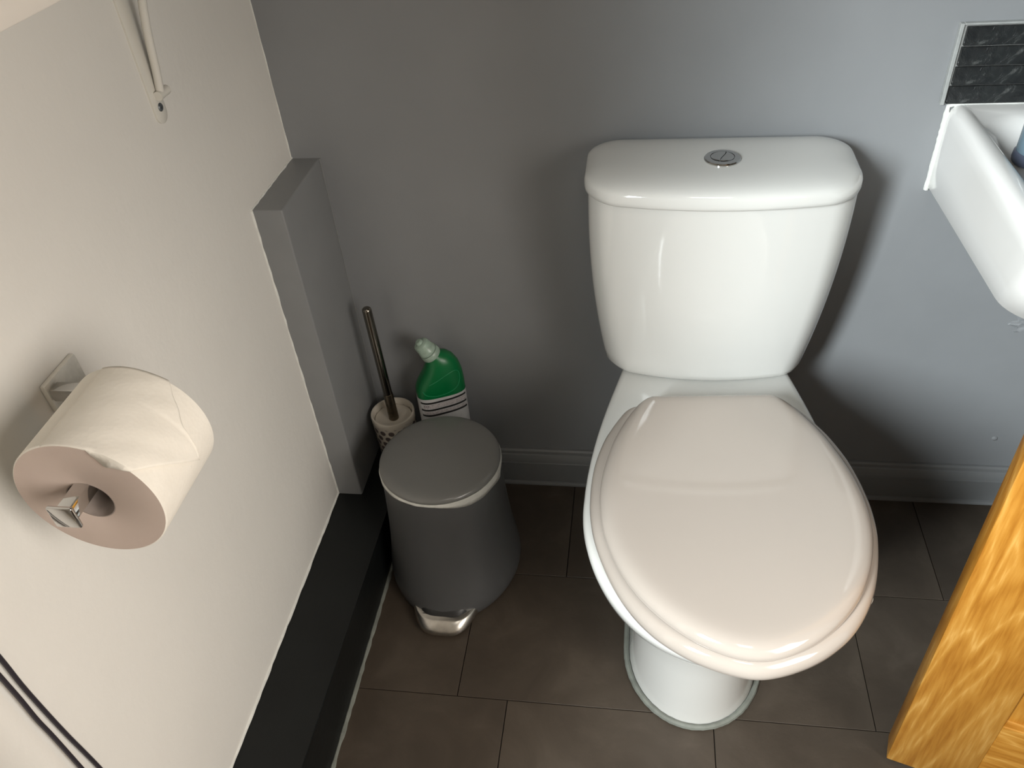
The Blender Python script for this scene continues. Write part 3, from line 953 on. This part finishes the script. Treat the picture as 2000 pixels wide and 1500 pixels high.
loops = [basin_loop(0.050, 0.664, -0.325, -0.10, 0.06), basin_loop(0.014, 0.664, -0.338, -0.06, 0.06), basin_loop(0.005, 0.6665, -0.350, -0.05, 0.06), basin_loop(0.0, 0.674, -0.360, -0.04, 0.06),
         basin_loop(0.0, 0.72, -0.392, 0.0, 0.06), basin_loop(0.0, 0.770, -0.428, 0.05, 0.06), basin_loop(0.0008, 0.783, -0.434, 0.057, 0.06), basin_loop(0.003, 0.7915, -0.436, 0.06, 0.06),
         basin_loop(0.008, 0.7975, -0.436, 0.06, 0.06), basin_loop(0.014, 0.7990, -0.435, 0.055, 0.06), basin_loop(0.022, 0.7985, -0.433, 0.05, 0.06, back=-0.022),
         bowl_loop(0.023, 0.7965, -0.036, -0.405, 0.05), bowl_loop(0.027, 0.7920, -0.046, -0.398, 0.055), bowl_loop(0.031, 0.7840, -0.053, -0.392, 0.06),
         bowl_loop(0.036, 0.774, -0.059, -0.386, 0.06), bowl_loop(0.044, 0.766, -0.066, -0.378, 0.06), bowl_loop(0.060, 0.7608, -0.074, -0.362, 0.055),
         bowl_loop(0.105, 0.7600, -0.155, -0.335, 0.05), bowl_loop(0.122, 0.748, -0.172, -0.320, 0.04), bowl_loop(0.135, 0.705, -0.182, -0.310, 0.04), bowl_loop(0.150, 0.695, -0.192, -0.295, 0.03)]
bm = loft(loops)
bo = obj('bowl', bm, 'basin', smooth=60)
bo.parent = basin; bo.matrix_parent_inverse = Matrix.Translation((-1.19, 0, -0.66))
pts = [(BXL - 0.001, -0.0012, 0.668 + 0.128 * i / 24) for i in range(25)] + [(BXL + 0.004 + 0.02 * i, -0.0015, 0.799) for i in range(20)]
se = bead(pts, 0.0036, 'sealant_white', 'sealant', None, 0.16, 12)
se.parent = basin; se.matrix_parent_inverse = Matrix.Translation((-1.19, 0, -0.66))

# soap bottle standing in the basin, cut by the frame
sp_ = tag(empty('soap_bottle', (1.081, -0.112, 0.7612)), 'blue-grey soap bottle standing in the wash basin', 'bottle')
obj('body', lathe([(0.0290, 0.0155), (0.0300, 0.0170), (0.0296, 0.10), (0.0285, 0.128), (0.022, 0.140), (0.012, 0.146)], 40), 'soap', sp_, smooth=40)
obj('base', lathe([(0.028, 0.0005), (0.0315, 0.002), (0.0325, 0.006), (0.0318, 0.0145), (0.0300, 0.0165)], 40), 'soap_base', sp_, smooth=40)
bm = lathe([(0.012, 0.146), (0.014, 0.148), (0.014, 0.160), (0.006, 0.162), (0.005, 0.185), (0.010, 0.187), (0.010, 0.196)], 24)
tube([(0.0, 0.0, 0.191), (0.025, -0.015, 0.191), (0.036, -0.021, 0.188)], 0.0045, 10, bm)
obj('pump', bm, 'soap_base', sp_, smooth=40)

# ------------------------------------------------------------------ oak door
da = -math.asin(0.28497)
dr = empty('door_1', (0.957, -0.556, 0.008), da)
struct(dr, 'open oak panel door at the right edge')
DW, DT, DH = 0.72, 0.040, 1.98
SW, RB = 0.110, 0.1745
obj('stile', box(0.0, SW, 0.0, DT, 0.0, DH, 0.0022, 2), 'oak_v', dr)
obj('stile', box(DW - SW, DW, 0.0, DT, 0.0, DH, 0.0022, 2), 'oak_v', dr)
for z0, z1 in ((0.0, RB), (0.92, 1.08), (DH - 0.11, DH)):
    obj('rail', box(SW + 0.0002, DW - SW - 0.0002, 0.0006, DT - 0.0006, z0 + 0.0005, z1, 0.0015, 1), 'oak_h', dr)
for z0, z1 in ((RB, 0.92), (1.08, DH - 0.11)):
    w0, w1 = SW, DW - SW
    mid = 0.009
    def lp2(i, y):
        return [(w0 + i, y, z0 + i), (w1 - i, y, z0 + i), (w1 - i, y, z1 - i), (w0 + i, y, z1 - i)]
    bm = loft([lp2(0.0, 0.0125), lp2(0.006, 0.0125), lp2(0.045, 0.006), lp2(0.048, 0.0045)], False, True)
    obj('panel', bm, 'oak_p', dr, smooth=15)
    bm = loft([lp2(0.0, DT - 0.0125), lp2(0.045, DT - 0.006), lp2(0.048, DT - 0.0045)], False, True)
    obj('panel', bm, 'oak_p', dr, smooth=15)
bm = lathe([(0.0, 0.0), (0.024, 0.0), (0.024, 0.006), (0.009, 0.008), (0.009, 0.045), (0.0, 0.045)][1:-1], 24)
for v in bm.verts:
    x, y, z = v.co
    v.co = Vector((0.055 + x, -z, 1.0 + y))
tube([(0.055, -0.042, 1.0), (0.10, -0.046, 1.0), (0.17, -0.046, 1.0)], 0.008, 12, bm)
obj('handle', bm, 'chrome', dr, smooth=40)
